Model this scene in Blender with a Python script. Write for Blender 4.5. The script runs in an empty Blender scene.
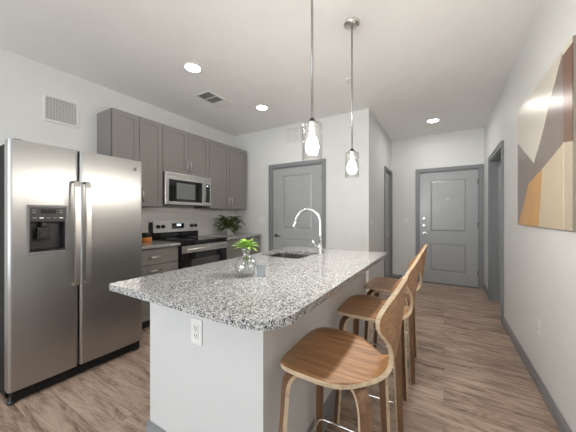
import bpy, bmesh, math, random
from mathutils import Vector, Matrix
random.seed(7)
PI = math.pi
S = bpy.context.scene
COL = S.collection

# ------------------------------------------------------------------ camera, world, light, exposure
cam_d = bpy.data.cameras.new('camera')
cam = bpy.data.objects.new('camera', cam_d); COL.objects.link(cam)
cam_d.sensor_width = 36.0
cam_d.lens = 36.0 * 260 / 576
cam_d.shift_y = -0.5 / 576
cam_d.clip_start = 0.02
cam.location = (0, 0, 1.245)
cam.rotation_euler = (PI / 2, 0, math.atan(156 / 260))
S.camera = cam

S.view_settings.view_transform = 'Standard'
S.view_settings.look = 'None'
S.view_settings.gamma = 1.0
S.view_settings.use_curve_mapping = False
S.view_settings.exposure = 0.52
S.cycles.max_bounces = 12
S.cycles.diffuse_bounces = 6
S.cycles.glossy_bounces = 5
S.cycles.transparent_max_bounces = 24
S.cycles.sample_clamp_indirect = 6.0

w = bpy.data.worlds.new('world'); S.world = w; w.use_nodes = True
w.node_tree.nodes['Background'].inputs[0].default_value = (0.80, 0.90, 1.0, 1)
w.node_tree.nodes['Background'].inputs[1].default_value = 1.5

def area(name, loc, rot, sx, sy, power, col):
    d = bpy.data.lights.new(name, 'AREA'); d.shape = 'RECTANGLE'; d.size = sx; d.size_y = sy
    d.energy = power; d.color = col
    o = bpy.data.objects.new(name, d); COL.objects.link(o); o.location = loc; o.rotation_euler = rot
    return o
# daylight through the living-room window behind the camera
WIN_POWER = 72
area('window_daylight', (-1.45, -3.16, 1.40), (PI / 2, 0, 0), 3.2, 2.2, WIN_POWER, (0.95, 0.98, 1.0))
CAN_STRENGTH = 50
BULB_STRENGTH = 350

# ------------------------------------------------------------------ materials
def new_mat(name):
    m = bpy.data.materials.new(name); m.use_nodes = True
    nt = m.node_tree
    return m, nt, nt.nodes['Principled BSDF']
def node(nt, t, **kw):
    n = nt.nodes.new(t)
    for k, v in kw.items(): setattr(n, k, v)
    return n
def coords(nt, scale=(1, 1, 1), kind='Object'):
    tc = node(nt, 'ShaderNodeTexCoord'); mp = node(nt, 'ShaderNodeMapping')
    mp.inputs['Scale'].default_value = scale
    nt.links.new(tc.outputs[kind], mp.inputs[0])
    return mp
def noise(nt, vec, scale, detail=3, rough=0.5, dist=0.0):
    n = node(nt, 'ShaderNodeTexNoise')
    n.inputs['Scale'].default_value = scale; n.inputs['Detail'].default_value = detail
    n.inputs['Roughness'].default_value = rough; n.inputs['Distortion'].default_value = dist
    nt.links.new(vec.outputs[0], n.inputs['Vector'])
    return n
def ramp(nt, src, stops, interp='LINEAR'):
    r = node(nt, 'ShaderNodeValToRGB'); cr = r.color_ramp; cr.interpolation = interp
    while len(cr.elements) < len(stops): cr.elements.new(0.5)
    for e, (p, c) in zip(cr.elements, stops):
        e.position = p; e.color = (c[0], c[1], c[2], 1)
    nt.links.new(src, r.inputs[0])
    return r
def bump(nt, src, bs, strength, dist=0.01):
    b = node(nt, 'ShaderNodeBump'); b.inputs['Strength'].default_value = strength; b.inputs['Distance'].default_value = dist
    nt.links.new(src, b.inputs['Height']); nt.links.new(b.outputs[0], bs.inputs['Normal'])
def paint(name, col, rough=0.6, bscale=0, bstr=0.0, vary=0.03, metal=0.0, coat=0.0, spec=0.5):
    m, nt, bs = new_mat(name)
    mp = coords(nt); n = noise(nt, mp, 6.0, 2)
    lo = tuple(c * (1 - vary) for c in col); hi = tuple(min(1, c * (1 + vary)) for c in col)
    r = ramp(nt, n.outputs['Fac'], [(0.3, lo), (0.7, hi)])
    nt.links.new(r.outputs[0], bs.inputs['Base Color'])
    bs.inputs['Roughness'].default_value = rough; bs.inputs['Metallic'].default_value = metal
    bs.inputs['Coat Weight'].default_value = coat
    bs.inputs['Specular IOR Level'].default_value = spec
    if bstr:
        n2 = noise(nt, mp, bscale, 3); bump(nt, n2.outputs['Fac'], bs, bstr, 0.004)
    return m
def steel(name, col=(0.56, 0.55, 0.53), rough=0.3, stretch=(1, 1, 60), metal=1.0, aniso=0.0):
    m, nt, bs = new_mat(name)
    mp = coords(nt, stretch); n = noise(nt, mp, 8, 4, 0.6)
    r = ramp(nt, n.outputs['Fac'], [(0.25, tuple(c * 0.96 for c in col)), (0.75, tuple(min(1, c * 1.04) for c in col))])
    nt.links.new(r.outputs[0], bs.inputs['Base Color'])
    mr = node(nt, 'ShaderNodeMapRange'); mr.inputs['To Min'].default_value = rough * 0.95; mr.inputs['To Max'].default_value = rough * 1.05
    nt.links.new(n.outputs['Fac'], mr.inputs['Value']); nt.links.new(mr.outputs[0], bs.inputs['Roughness'])
    bs.inputs['Metallic'].default_value = metal
    if aniso:
        bs.inputs['Anisotropic'].default_value = aniso
        tg = node(nt, 'ShaderNodeTangent', direction_type='RADIAL', axis='Z'); nt.links.new(tg.outputs[0], bs.inputs['Tangent'])
    return m
def emis(name, col, strength):
    m, nt, bs = new_mat(name)
    bs.inputs['Base Color'].default_value = (0.8, 0.8, 0.8, 1)
    n = noise(nt, coords(nt), 3.0, 1)
    r = ramp(nt, n.outputs['Fac'], [(0, tuple(c * 0.97 for c in col)), (1, col)])
    nt.links.new(r.outputs[0], bs.inputs['Emission Color'])
    bs.inputs['Emission Strength'].default_value = strength
    return m
def thin_glass(name, tint=(1, 1, 1), refl=0.06, edge=0.6):
    m = bpy.data.materials.new(name); m.use_nodes = True; nt = m.node_tree
    nt.nodes.remove(nt.nodes['Principled BSDF']); out = nt.nodes['Material Output']
    tr = node(nt, 'ShaderNodeBsdfTransparent'); tr.inputs[0].default_value = (*tint, 1)
    gl = node(nt, 'ShaderNodeBsdfGlossy'); gl.inputs['Roughness'].default_value = 0.03
    lw = node(nt, 'ShaderNodeLayerWeight'); lw.inputs[0].default_value = 0.35
    mr = node(nt, 'ShaderNodeMapRange'); mr.inputs['To Min'].default_value = refl; mr.inputs['To Max'].default_value = edge
    mx = node(nt, 'ShaderNodeMixShader')
    nt.links.new(lw.outputs['Facing'], mr.inputs['Value']); nt.links.new(mr.outputs[0], mx.inputs[0])
    nt.links.new(tr.outputs[0], mx.inputs[1]); nt.links.new(gl.outputs[0], mx.inputs[2]); nt.links.new(mx.outputs[0], out.inputs[0])
    return m
def wood(name, lo, mid, hi, along='X', rough=0.38):
    m, nt, bs = new_mat(name)
    sc = {'X': (1.5, 22, 22), 'Y': (22, 1.5, 22), 'Z': (22, 22, 1.5)}[along]
    mp = coords(nt, sc); n = noise(nt, mp, 2.2, 6, 0.62, 0.6)
    r = ramp(nt, n.outputs['Fac'], [(0.3, lo), (0.5, mid), (0.72, hi)])
    nt.links.new(r.outputs[0], bs.inputs['Base Color'])
    bs.inputs['Roughness'].default_value = rough
    bump(nt, n.outputs['Fac'], bs, 0.06, 0.003)
    return m
def granite(name):
    m, nt, bs = new_mat(name)
    mp = coords(nt)
    wob = noise(nt, mp, 60, 2)
    mixv = node(nt, 'ShaderNodeMixRGB'); mixv.inputs[0].default_value = 0.02
    nt.links.new(mp.outputs[0], mixv.inputs[1]); nt.links.new(wob.outputs['Color'], mixv.inputs[2])
    v = node(nt, 'ShaderNodeTexVoronoi'); v.inputs['Scale'].default_value = 320
    nt.links.new(mixv.outputs[0], v.inputs['Vector'])
    sep = node(nt, 'ShaderNodeSeparateColor'); nt.links.new(v.outputs['Color'], sep.inputs[0])
    clump = noise(nt, mp, 130, 3, 0.6)
    add = node(nt, 'ShaderNodeMath', operation='MULTIPLY_ADD')
    nt.links.new(clump.outputs['Fac'], add.inputs[0]); add.inputs[1].default_value = 0.9
    nt.links.new(sep.outputs[0], add.inputs[2])
    half = node(nt, 'ShaderNodeMath', operation='MULTIPLY'); half.inputs[1].default_value = 0.53
    nt.links.new(add.outputs[0], half.inputs[0])
    r = ramp(nt, half.outputs[0], [(0.0, (0.012, 0.016, 0.022)), (0.352, (0.10, 0.112, 0.13)), (0.425, (0.29, 0.295, 0.30)), (0.50, (0.47, 0.465, 0.455)), (0.62, (0.62, 0.61, 0.595))], 'CONSTANT')
    nt.links.new(r.outputs[0], bs.inputs['Base Color'])
    bs.inputs['Roughness'].default_value = 0.12
    return m
def plank_floor(name):
    m, nt, bs = new_mat(name)
    mp = coords(nt)
    br = node(nt, 'ShaderNodeTexBrick'); br.offset = 0.37; br.offset_frequency = 2
    br.inputs['Scale'].default_value = 1.0; br.inputs['Brick Width'].default_value = 1.22; br.inputs['Row Height'].default_value = 0.18
    br.inputs['Mortar Size'].default_value = 0.0010; br.inputs['Mortar Smooth'].default_value = 0.2; br.inputs['Bias'].default_value = 0
    br.inputs['Color1'].default_value = (0, 0, 0, 1); br.inputs['Color2'].default_value = (1, 1, 1, 1); br.inputs['Mortar'].default_value = (0.5, 0.5, 0.5, 1)
    nt.links.new(mp.outputs[0], br.inputs['Vector'])
    # shift the grain from plank to plank
    comb = node(nt, 'ShaderNodeVectorMath', operation='MULTIPLY_ADD')
    comb.inputs[1].default_value = (3.7, 9.1, 5.3)
    nt.links.new(br.outputs['Color'], comb.inputs[0]); nt.links.new(mp.outputs[0], comb.inputs[2])
    mp2 = node(nt, 'ShaderNodeMapping'); mp2.inputs['Scale'].default_value = (1.1, 9.0, 1)
    nt.links.new(comb.outputs[0], mp2.inputs[0])
    n = noise(nt, mp2, 2.4, 8, 0.62, 0.7)
    mp3 = node(nt, 'ShaderNodeMapping'); mp3.inputs['Scale'].default_value = (5, 90, 1); nt.links.new(comb.outputs[0], mp3.inputs[0])
    n3 = noise(nt, mp3, 1.4, 4, 0.6, 0.3)
    # cathedral grain: contour lines of a slow stretched noise
    mp4 = node(nt, 'ShaderNodeMapping'); mp4.inputs['Scale'].default_value = (1.3, 6.5, 1); nt.links.new(comb.outputs[0], mp4.inputs[0])
    n4 = noise(nt, mp4, 1.3, 1, 0.4, 0.4)
    m4 = node(nt, 'ShaderNodeMath', operation='MULTIPLY'); m4.inputs[1].default_value = 95; nt.links.new(n4.outputs['Fac'], m4.inputs[0])
    s4 = node(nt, 'ShaderNodeMath', operation='SINE'); nt.links.new(m4.outputs[0], s4.inputs[0])
    pw = node(nt, 'ShaderNodeMath', operation='MULTIPLY_ADD'); pw.inputs[1].default_value = 0.042; nt.links.new(s4.outputs[0], pw.inputs[0]); nt.links.new(n.outputs['Fac'], pw.inputs[2])
    a = node(nt, 'ShaderNodeMath', operation='MULTIPLY_ADD'); a.inputs[1].default_value = 0.48
    nt.links.new(n3.outputs['Fac'], a.inputs[0]); nt.links.new(pw.outputs[0], a.inputs[2])
    b = node(nt, 'ShaderNodeMath', operation='MULTIPLY_ADD'); b.inputs[1].default_value = 0.10
    sepc = node(nt, 'ShaderNodeSeparateColor'); nt.links.new(br.outputs['Color'], sepc.inputs[0])
    nt.links.new(sepc.outputs[0], b.inputs[0]); nt.links.new(a.outputs[0], b.inputs[2])
    r = ramp(nt, b.outputs[0], [(0.54, (0.130, 0.086, 0.062)), (0.67, (0.285, 0.200, 0.152)), (0.80, (0.43, 0.315, 0.246)), (1.0, (0.56, 0.43, 0.345))])
    mixm = node(nt, 'ShaderNodeMixRGB'); mixm.inputs[2].default_value = (0.10, 0.072, 0.056, 1)
    nt.links.new(br.outputs['Fac'], mixm.inputs[0]); nt.links.new(r.outputs[0], mixm.inputs[1])
    nt.links.new(mixm.outputs[0], bs.inputs['Base Color'])
    bs.inputs['Roughness'].default_value = 0.42
    bump(nt, b.outputs[0], bs, 0.08, 0.004)
    return m
def tile_mat(name):
    m, nt, bs = new_mat(name)
    tc = node(nt, 'ShaderNodeTexCoord'); sx = node(nt, 'ShaderNodeSeparateXYZ'); cx = node(nt, 'ShaderNodeCombineXYZ')
    nt.links.new(tc.outputs['Object'], sx.inputs[0]); nt.links.new(sx.outputs['Y'], cx.inputs['X']); nt.links.new(sx.outputs['Z'], cx.inputs['Y'])
    br = node(nt, 'ShaderNodeTexBrick'); br.offset = 0.5
    br.inputs['Scale'].default_value = 1.0; br.inputs['Brick Width'].default_value = 0.305; br.inputs['Row Height'].default_value = 0.1075
    br.inputs['Mortar Size'].default_value = 0.002; br.inputs['Mortar Smooth'].default_value = 0.3
    br.inputs['Color1'].default_value = (0.74, 0.72, 0.69, 1); br.inputs['Color2'].default_value = (0.78, 0.76, 0.73, 1); br.inputs['Mortar'].default_value = (0.52, 0.50, 0.48, 1)
    nt.links.new(cx.outputs[0], br.inputs['Vector']); nt.links.new(br.outputs['Color'], bs.inputs['Base Color'])
    bs.inputs['Roughness'].default_value = 0.15
    inv = node(nt, 'ShaderNodeMath', operation='SUBTRACT'); inv.inputs[0].default_value = 1.0
    nt.links.new(br.outputs['Fac'], inv.inputs[1]); bump(nt, inv.outputs[0], bs, 0.4, 0.002)
    return m
def leaf_mat(name, lo, hi):
    m, nt, bs = new_mat(name)
    n = noise(nt, coords(nt), 35, 3); r = ramp(nt, n.outputs['Fac'], [(0.3, lo), (0.7, hi)])
    nt.links.new(r.outputs[0], bs.inputs['Base Color']); bs.inputs['Roughness'].default_value = 0.35
    return m

M = {}
M['wall'] = paint('wall_paint', (0.71, 0.715, 0.705), 0.55, 220, 0.05, 0.012)
M['ceil'] = paint('ceiling_paint', (0.85, 0.845, 0.83), 0.75, 160, 0.10, 0.012)
M['island_paint'] = paint('island_paint', (0.62, 0.628, 0.628), 0.5, 220, 0.08, 0.012)
M['floor'] = plank_floor('vinyl_planks')
M['door'] = paint('grey_door_paint', (0.385, 0.395, 0.40), 0.28, 90, 0.03, 0.03)
M['trim'] = paint('grey_trim_paint', (0.225, 0.235, 0.243), 0.4, 90, 0.02, 0.03)
M['cab'] = wood('grey_cabinet_finish', (0.214, 0.199, 0.188), (0.224, 0.209, 0.197), (0.234, 0.219, 0.207), 'Z', 0.42)
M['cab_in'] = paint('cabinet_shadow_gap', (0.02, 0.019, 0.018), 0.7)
M['granite'] = granite('speckled_granite')
M['tile'] = tile_mat('subway_tile')
M['steel'] = steel('brushed_steel', (0.44, 0.435, 0.425), 0.36, aniso=0.75)
M['steel_dark'] = steel('dark_steel', (0.16, 0.155, 0.15), 0.38)
M['steel_lt'] = steel('light_brushed_steel', (0.64, 0.63, 0.61), 0.3, (1, 1, 1))
M['nickel'] = steel('satin_nickel', (0.78, 0.765, 0.74), 0.32, (20, 20, 20))
M['rod'] = steel('brushed_rod_nickel', (0.42, 0.41, 0.40), 0.3, (20, 20, 20))
M['chrome'] = steel('chrome', (0.85, 0.85, 0.85), 0.08, (5, 5, 5))
M['black'] = paint('black_plastic', (0.012, 0.012, 0.013), 0.35, vary=0.1)
M['black_matte'] = paint('matte_black', (0.010, 0.010, 0.010), 0.6, vary=0.1, spec=0.25)
M['black_gloss'] = paint('black_glass', (0.008, 0.008, 0.009), 0.06, vary=0.1)
M['grey_gloss'] = paint('grey_oven_glass', (0.055, 0.057, 0.058), 0.10, vary=0.08)
M['screen_mesh'] = paint('microwave_window_mesh', (0.17, 0.18, 0.18), 0.25, vary=0.05)
M['charcoal'] = paint('charcoal_plastic', (0.024, 0.0235, 0.023), 0.4, vary=0.1)
M['mid_grey'] = paint('grey_plastic', (0.18, 0.18, 0.18), 0.4, vary=0.05)
M['white_pl'] = paint('white_plastic', (0.78, 0.78, 0.76), 0.35, vary=0.01)
M['vent_white'] = paint('vent_white', (0.74, 0.73, 0.71), 0.5, vary=0.01)
M['vent_mid'] = paint('register_back', (0.42, 0.415, 0.405), 0.8, vary=0.05)
M['vent_dark'] = paint('vent_duct', (0.09, 0.088, 0.085), 0.8, vary=0.1)
M['sinkm'] = steel('sink_steel', (0.22, 0.205, 0.19), 0.4, (10, 60, 10))
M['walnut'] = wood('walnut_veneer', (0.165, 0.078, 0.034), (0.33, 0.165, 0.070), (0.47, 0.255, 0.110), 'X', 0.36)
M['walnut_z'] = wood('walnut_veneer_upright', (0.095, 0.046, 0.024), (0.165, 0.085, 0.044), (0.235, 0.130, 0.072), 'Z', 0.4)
M['ply'] = wood('plywood_edge', (0.40, 0.29, 0.18), (0.56, 0.43, 0.29), (0.66, 0.54, 0.38), 'X', 0.5)
M['glass'] = thin_glass('clear_glass', (1, 1, 1), 0.06, 0.42)
M['vase_glass'] = thin_glass('vase_glass', (0.95, 0.96, 0.96), 0.14, 0.75)
M['pane'] = thin_glass('window_glass', (0.97, 0.98, 0.98), 0.04, 0.5)
M['acrylic'] = thin_glass('smoked_acrylic', (0.55, 0.58, 0.60), 0.08, 0.5)
M['can'] = emis('downlight_lens', (1.0, 0.965, 0.92), CAN_STRENGTH)
M['hall_can'] = emis('hall_downlight_lens', (1.0, 0.965, 0.92), CAN_STRENGTH * 2.2)
M['bulb'] = emis('frosted_bulb', (1.0, 0.945, 0.87), BULB_STRENGTH)
M['lcd'] = emis('clock_display', (0.55, 0.8, 1.0), 1.6)
M['leaf'] = leaf_mat('bright_leaf', (0.13, 0.30, 0.035), (0.34, 0.52, 0.10))
M['leaf_dk'] = leaf_mat('dark_leaf', (0.032, 0.05, 0.016), (0.13, 0.155, 0.05))
M['stem'] = paint('plant_stem', (0.10, 0.16, 0.05), 0.5)
M['soil'] = paint('potting_soil', (0.03, 0.022, 0.016), 0.9)
M['ceramic'] = paint('pale_ceramic', (0.62, 0.60, 0.56), 0.3)
M['amber'] = paint('amber_glass_jar', (0.62, 0.22, 0.055), 0.15)
M['canvas_edge'] = paint('canvas_edge', (0.26, 0.22, 0.18), 0.5)
M['p_cream'] = paint('painting_cream', (0.62, 0.575, 0.50), 0.28, 40, 0.12)
M['p_tan'] = paint('painting_sand', (0.56, 0.47, 0.325), 0.3, 40, 0.08)
M['p_sand2'] = paint('painting_dull_sand', (0.50, 0.43, 0.32), 0.3, 40, 0.08)
M['p_ochre'] = paint('painting_ochre', (0.55, 0.30, 0.085), 0.3, 40, 0.08, 0.08)
M['p_taupe'] = paint('painting_taupe', (0.21, 0.165, 0.14), 0.28, 40, 0.12, 0.08)
M['p_brown'] = paint('painting_brown', (0.17, 0.085, 0.05), 0.3, 40, 0.1, 0.06)
M['p_line'] = paint('painting_pale_line', (0.72, 0.66, 0.54), 0.3)

# ------------------------------------------------------------------ mesh helpers
def box(bm, x0, x1, y0, y1, z0, z1, bev=0.0, mi=0):
    vs = [bm.verts.new(p) for p in ((x0, y0, z0), (x1, y0, z0), (x1, y1, z0), (x0, y1, z0), (x0, y0, z1), (x1, y0, z1), (x1, y1, z1), (x0, y1, z1))]
    fs = [bm.faces.new([vs[i] for i in q]) for q in ((3, 2, 1, 0), (4, 5, 6, 7), (0, 1, 5, 4), (1, 2, 6, 5), (2, 3, 7, 6), (3, 0, 4, 7))]
    for f in fs: f.material_index = mi
    if bev > 0:
        es = {e for f in fs for e in f.edges}
        bmesh.ops.bevel(bm, geom=list(es), offset=bev, segments=2, affect='EDGES', profile=0.5)
def frustum(bm, x0, x1, z0, z1, yb, yf, ins, mi=0):
    """raised plate facing -y: base rectangle at yb, front rectangle inset by ins at yf"""
    a = [bm.verts.new(p) for p in ((x0, yb, z0), (x1, yb, z0), (x1, yb, z1), (x0, yb, z1))]
    b = [bm.verts.new(p) for p in ((x0 + ins, yf, z0 + ins), (x1 - ins, yf, z0 + ins), (x1 - ins, yf, z1 - ins), (x0 + ins, yf, z1 - ins))]
    fs = [bm.faces.new(b)] + [bm.faces.new((a[i], a[(i + 1) % 4], b[(i + 1) % 4], b[i])) for i in range(4)] + [bm.faces.new(a[::-1])]
    for f in fs: f.material_index = mi
def tube(bm, pts, r, seg=12, mi=0, caps=True, radii=None):
    pts = [Vector(p) for p in pts]; rings = []
    t0 = (pts[1] - pts[0]).normalized()
    up = Vector((0, 0, 1)) if abs(t0.z) < 0.9 else Vector((1, 0, 0))
    n = t0.cross(up).normalized()
    for i, p in enumerate(pts):
        t = (pts[min(i + 1, len(pts) - 1)] - pts[max(i - 1, 0)]).normalized()
        n = (n - t * n.dot(t)).normalized(); b = t.cross(n)
        rr = radii[i] if radii else r
        rings.append([bm.verts.new(p + (n * math.cos(2 * PI * k / seg) + b * math.sin(2 * PI * k / seg)) * rr) for k in range(seg)])
    for a, c in zip(rings, rings[1:]):
        for k in range(seg):
            f = bm.faces.new((a[k], a[(k + 1) % seg], c[(k + 1) % seg], c[k])); f.smooth = True; f.material_index = mi
    if caps:
        for f in (bm.faces.new(rings[0][::-1]), bm.faces.new(rings[-1])): f.material_index = mi
def lathe(bm, prof, cx=0, cy=0, seg=32, mi=0, smooth=True):
    rings = []
    for r, z in prof:
        if r < 1e-5: rings.append([bm.verts.new((cx, cy, z))])
        else: rings.append([bm.verts.new((cx + r * math.cos(2 * PI * k / seg), cy + r * math.sin(2 * PI * k / seg), z)) for k in range(seg)])
    for a, b in zip(rings, rings[1:]):
        for k in range(seg):
            q = [a[k % len(a)], a[(k + 1) % seg % len(a)], b[(k + 1) % seg % len(b)], b[k % len(b)]]
            q = list(dict.fromkeys(q))
            if len(q) > 2:
                f = bm.faces.new(q); f.smooth = smooth; f.material_index = mi
def strap(bm, pts, sides, wid, thk, mi_face=0, mi_edge=0):
    """rectangular bar swept along pts; sides = width direction at each point"""
    pts = [Vector(p) for p in pts]; rings = []
    for i, p in enumerate(pts):
        t = (pts[min(i + 1, len(pts) - 1)] - pts[max(i - 1, 0)]).normalized()
        s = Vector(sides[i] if isinstance(sides, list) else sides); s = (s - t * s.dot(t)).normalized()
        n = t.cross(s).normalized()
        ww = (wid[i] if isinstance(wid, list) else wid) / 2; hh = (thk[i] if isinstance(thk, list) else thk) / 2
        rings.append([bm.verts.new(p + s * a * ww + n * b * hh) for a, b in ((-1, -1), (1, -1), (1, 1), (-1, 1))])
    for a, b in zip(rings, rings[1:]):
        for k in range(4):
            f = bm.faces.new((a[k], a[(k + 1) % 4], b[(k + 1) % 4], b[k])); f.material_index = mi_face if k in (0, 2) else mi_edge; f.smooth = False
    for f in (bm.faces.new(rings[0][::-1]), bm.faces.new(rings[-1])): f.material_index = mi_edge
def arc(c, r, a0, a1, n, plane='xz', y=0.0):
    out = []
    for i in range(n + 1):
        a = a0 + (a1 - a0) * i / n
        u, v = c[0] + r * math.cos(a), c[1] + r * math.sin(a)
        out.append((u, y, v) if plane == 'xz' else (u, v, y))
    return out
def prism(bm, outline, z0, z1, mi=0):
    a = [bm.verts.new((x, y, z0)) for x, y in outline]; b = [bm.verts.new((x, y, z1)) for x, y in outline]
    fs = [bm.faces.new(a[::-1]), bm.faces.new(b)] + [bm.faces.new((a[i], a[(i + 1) % len(a)], b[(i + 1) % len(a)], b[i])) for i in range(len(a))]
    for f in fs: f.material_index = mi
def B(): return bmesh.new()
def obj(name, bm, mats, parent=None, loc=(0, 0, 0), rz=0.0):
    bmesh.ops.recalc_face_normals(bm, faces=bm.faces[:])
    me = bpy.data.meshes.new(name); bm.to_mesh(me); bm.free()
    for m in (mats if isinstance(mats, (list, tuple)) else [mats]): me.materials.append(M[m])
    o = bpy.data.objects.new(name, me); COL.objects.link(o)
    o.parent = parent; o.location = loc; o.rotation_euler = (0, 0, rz)
    return o
def tag(o, label=None, cat=None, group=None, kind=None):
    if label: o['label'] = label
    if cat: o['category'] = cat
    if group: o['group'] = group
    if kind: o['kind'] = kind
    return o
def thing(name, label, cat, loc=(0, 0, 0), rz=0.0, group=None):
    o = bpy.data.objects.new(name, None); COL.objects.link(o); o.empty_display_size = 0.1
    o.location = loc; o.rotation_euler = (0, 0, rz)
    return tag(o, label, cat, group)
def struct(name, bm, mats, loc=(0, 0, 0), rz=0.0):
    return tag(obj(name, bm, mats, None, loc, rz), kind='structure')
def cut(o, *cutters):
    """boolean-subtract the cutter bmeshes from o, baked into its mesh"""
    tmp = []
    for bm in cutters:
        bmesh.ops.recalc_face_normals(bm, faces=bm.faces[:])
        me = bpy.data.meshes.new('cutter'); bm.to_mesh(me); bm.free()
        c = bpy.data.objects.new('cutter', me); COL.objects.link(c); c.matrix_world = Matrix.Identity(4)
        c.parent = o.parent; c.location = o.location; c.rotation_euler = o.rotation_euler
        md = o.modifiers.new('cut', 'BOOLEAN'); md.object = c; md.operation = 'DIFFERENCE'; md.solver = 'EXACT'
        tmp.append(c)
    bpy.context.view_layer.update()
    me = bpy.data.meshes.new_from_object(o.evaluated_get(bpy.context.evaluated_depsgraph_get()))
    o.modifiers.clear(); me.name = o.name; o.data = me
    for c in tmp: bpy.data.objects.remove(c)
RX = PI / 2      # local front (-y) turned to face +x ; local x runs along +y
RL = -PI / 2     # local front turned to face -x

# ------------------------------------------------------------------ room
XL, XR, YK, YF, YB, XH, ZC, T = -3.39, 0.59, 3.69, 5.50, -3.0, -0.90, 2.74, 0.12
bm = B(); box(bm, XL - T, XR + 0.9, YB - T, YF + T, -0.10, 0.0); struct('floor', bm, 'floor')
bm = B(); box(bm, XL - T, XR + 0.9, YB - T, YF + T, ZC, ZC + 0.10); struct('ceiling', bm, 'ceil')
bm = B(); box(bm, XL - T, XL, YB - T, YK + T, 0, ZC); struct('wall_left', bm, 'wall')
def wall_x(name, x0, x1, y0, y1, op=None):       # wall lying in a y-z plane with an opening (ya, yb, zt)
    bm = B()
    if op:
        ya, yb, zt = op
        if ya > y0: box(bm, x0, x1, y0, ya, 0, ZC)
        if yb < y1: box(bm, x0, x1, yb, y1, 0, ZC)
        box(bm, x0, x1, ya, yb, zt, ZC)
    else: box(bm, x0, x1, y0, y1, 0, ZC)
    return struct(name, bm, 'wall')
def wall_y(name, y0, y1, x0, x1, ops=()):
    bm = B()
    if ops:
        xa, xb, zb, zt = ops
        if xa > x0: box(bm, x0, xa, y0, y1, 0, ZC)
        if xb < x1: box(bm, xb, x1, y0, y1, 0, ZC)
        box(bm, xa, xb, y0, y1, zt, ZC)
        if zb > 0: box(bm, xa, xb, y0, y1, 0, zb)
    else: box(bm, x0, x1, y0, y1, 0, ZC)
    return struct(name, bm, 'wall')
wall_x('wall_right', XR, XR + T, YB - T, YF, (3.89, 4.83, 2.05))
wall_y('wall_kitchen', YK, YK + T, XL, XH - T, (-2.535, -1.595, 0, 2.055))
wall_x('wall_hall', XH - T, XH, YK, YF, (4.81, 5.46, 2.07))
wall_y('wall_front', YF, YF + T, XH - T, XR + T, (-0.405, 0.52, 0, 2.06))
wall_y('wall_rear', YB - T, YB, XL, XR, (-3.05, 0.15, 0.3, 2.5))

# window behind the camera
bm = B()
for a, b in ((-3.05, -2.99), (-1.48, -1.42), (0.09, 0.15)): box(bm, a, b, YB - 0.09, YB - 0.03, 0.3, 2.5)
for a, b in ((0.3, 0.36), (2.44, 2.5)): box(bm, -2.99, 0.09, YB - 0.09, YB - 0.03, a, b)
win = struct('window_1', bm, 'white_pl')
bm = B(); box(bm, -2.99, 0.09, YB - 0.063, YB - 0.057, 0.36, 2.44); obj('window_pane', bm, 'pane', win)

# ---- doors -------------------------------------------------------
def lever(parent, x, z, dirx, y=0.0, mat='nickel', name='door_handle'):
    bm = B()
    tube(bm, [(x, y, z), (x, y - 0.012, z)], 0.027, 20)
    tube(bm, [(x, y - 0.012, z), (x, y - 0.045, z)], 0.010)
    pts = [(x, y - 0.045, z), (x + dirx * 0.02, y - 0.05, z), (x + dirx * 0.07, y - 0.05, z - 0.003), (x + dirx * 0.11, y - 0.046, z - 0.008)]
    tube(bm, pts, 0.009, 10, radii=[0.011, 0.010, 0.009, 0.007])
    return obj(name, bm, mat, parent)
def panel_slab(bm, wd, h, panels, thick=0.04):
    """slab from x=0..wd, z=0.005..h; front plane at y=0"""
    box(bm, 0, wd, 0.014, thick, 0.006, h)
    xs = sorted({0, wd} | {p[0] for p in panels} | {p[1] for p in panels})
    px0, px1 = panels[0][0], panels[0][1]
    zs = sorted([0.006, h] + [p[2] for p in panels] + [p[3] for p in panels])
    box(bm, 0, px0, 0, 0.015, 0.006, h); box(bm, px1, wd, 0, 0.015, 0.006, h)
    for i in range(0, len(zs) - 1, 2): box(bm, px0, px1, 0, 0.015, zs[i], zs[i + 1])
    for x0, x1, z0, z1 in panels:
        frustum(bm, x0 + 0.012, x1 - 0.012, z0 + 0.012, z1 - 0.012, 0.0145, 0.004, 0.026)
        # sticking: small sloped moulding round the recess
        for a in ((x0, x0 + 0.010, z0, z1), (x1 - 0.010, x1, z0, z1), (x0, x1, z0, z0 + 0.010), (x0, x1, z1 - 0.010, z1)):
            box(bm, a[0], a[1], 0.006, 0.015, a[2], a[3])
def casing(bm, x0, x1, h, wd=0.06, depth=0.018, inner=0.10, left=True, right=True):
    """flat casing round an opening x0..x1 on plane y=0 plus jamb running back"""
    L = x0 - (wd if left else 0); R = x1 + (wd if right else 0)
    if left: box(bm, x0 - wd, x0, -depth, 0, 0, h + wd, 0.003)
    if right: box(bm, x1, x1 + wd, -depth, 0, 0, h + wd, 0.003)
    box(bm, x0 + 0.0005, x1 - 0.0005, -depth, 0, h, h + wd, 0.003)
    for k in (0.012,):
        if left: box(bm, x0 - wd, x0 - wd + k, -depth - 0.005, -depth, 0, h + wd)
        if right: box(bm, x1 + wd - k, x1 + wd, -depth - 0.005, -depth, 0, h + wd)
        box(bm, L, R, -depth - 0.005, -depth, h + wd - k, h + wd)
    box(bm, x0, x0 + 0.012, -0.002, inner, 0, h); box(bm, x1 - 0.012, x1, -0.002, inner, 0, h); box(bm, x0 + 0.012, x1 - 0.012, -0.002, inner, h - 0.012, h)
def hinge(parent, x, z, y=0.0):
    bm = B(); tube(bm, [(x, y - 0.004, z - 0.045), (x, y - 0.004, z + 0.045)], 0.007, 10)
    box(bm, x - 0.012, x + 0.012, y - 0.004, y + 0.004, z - 0.045, z + 0.045)
    obj('hinge', bm, 'mid_grey', parent)

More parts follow.
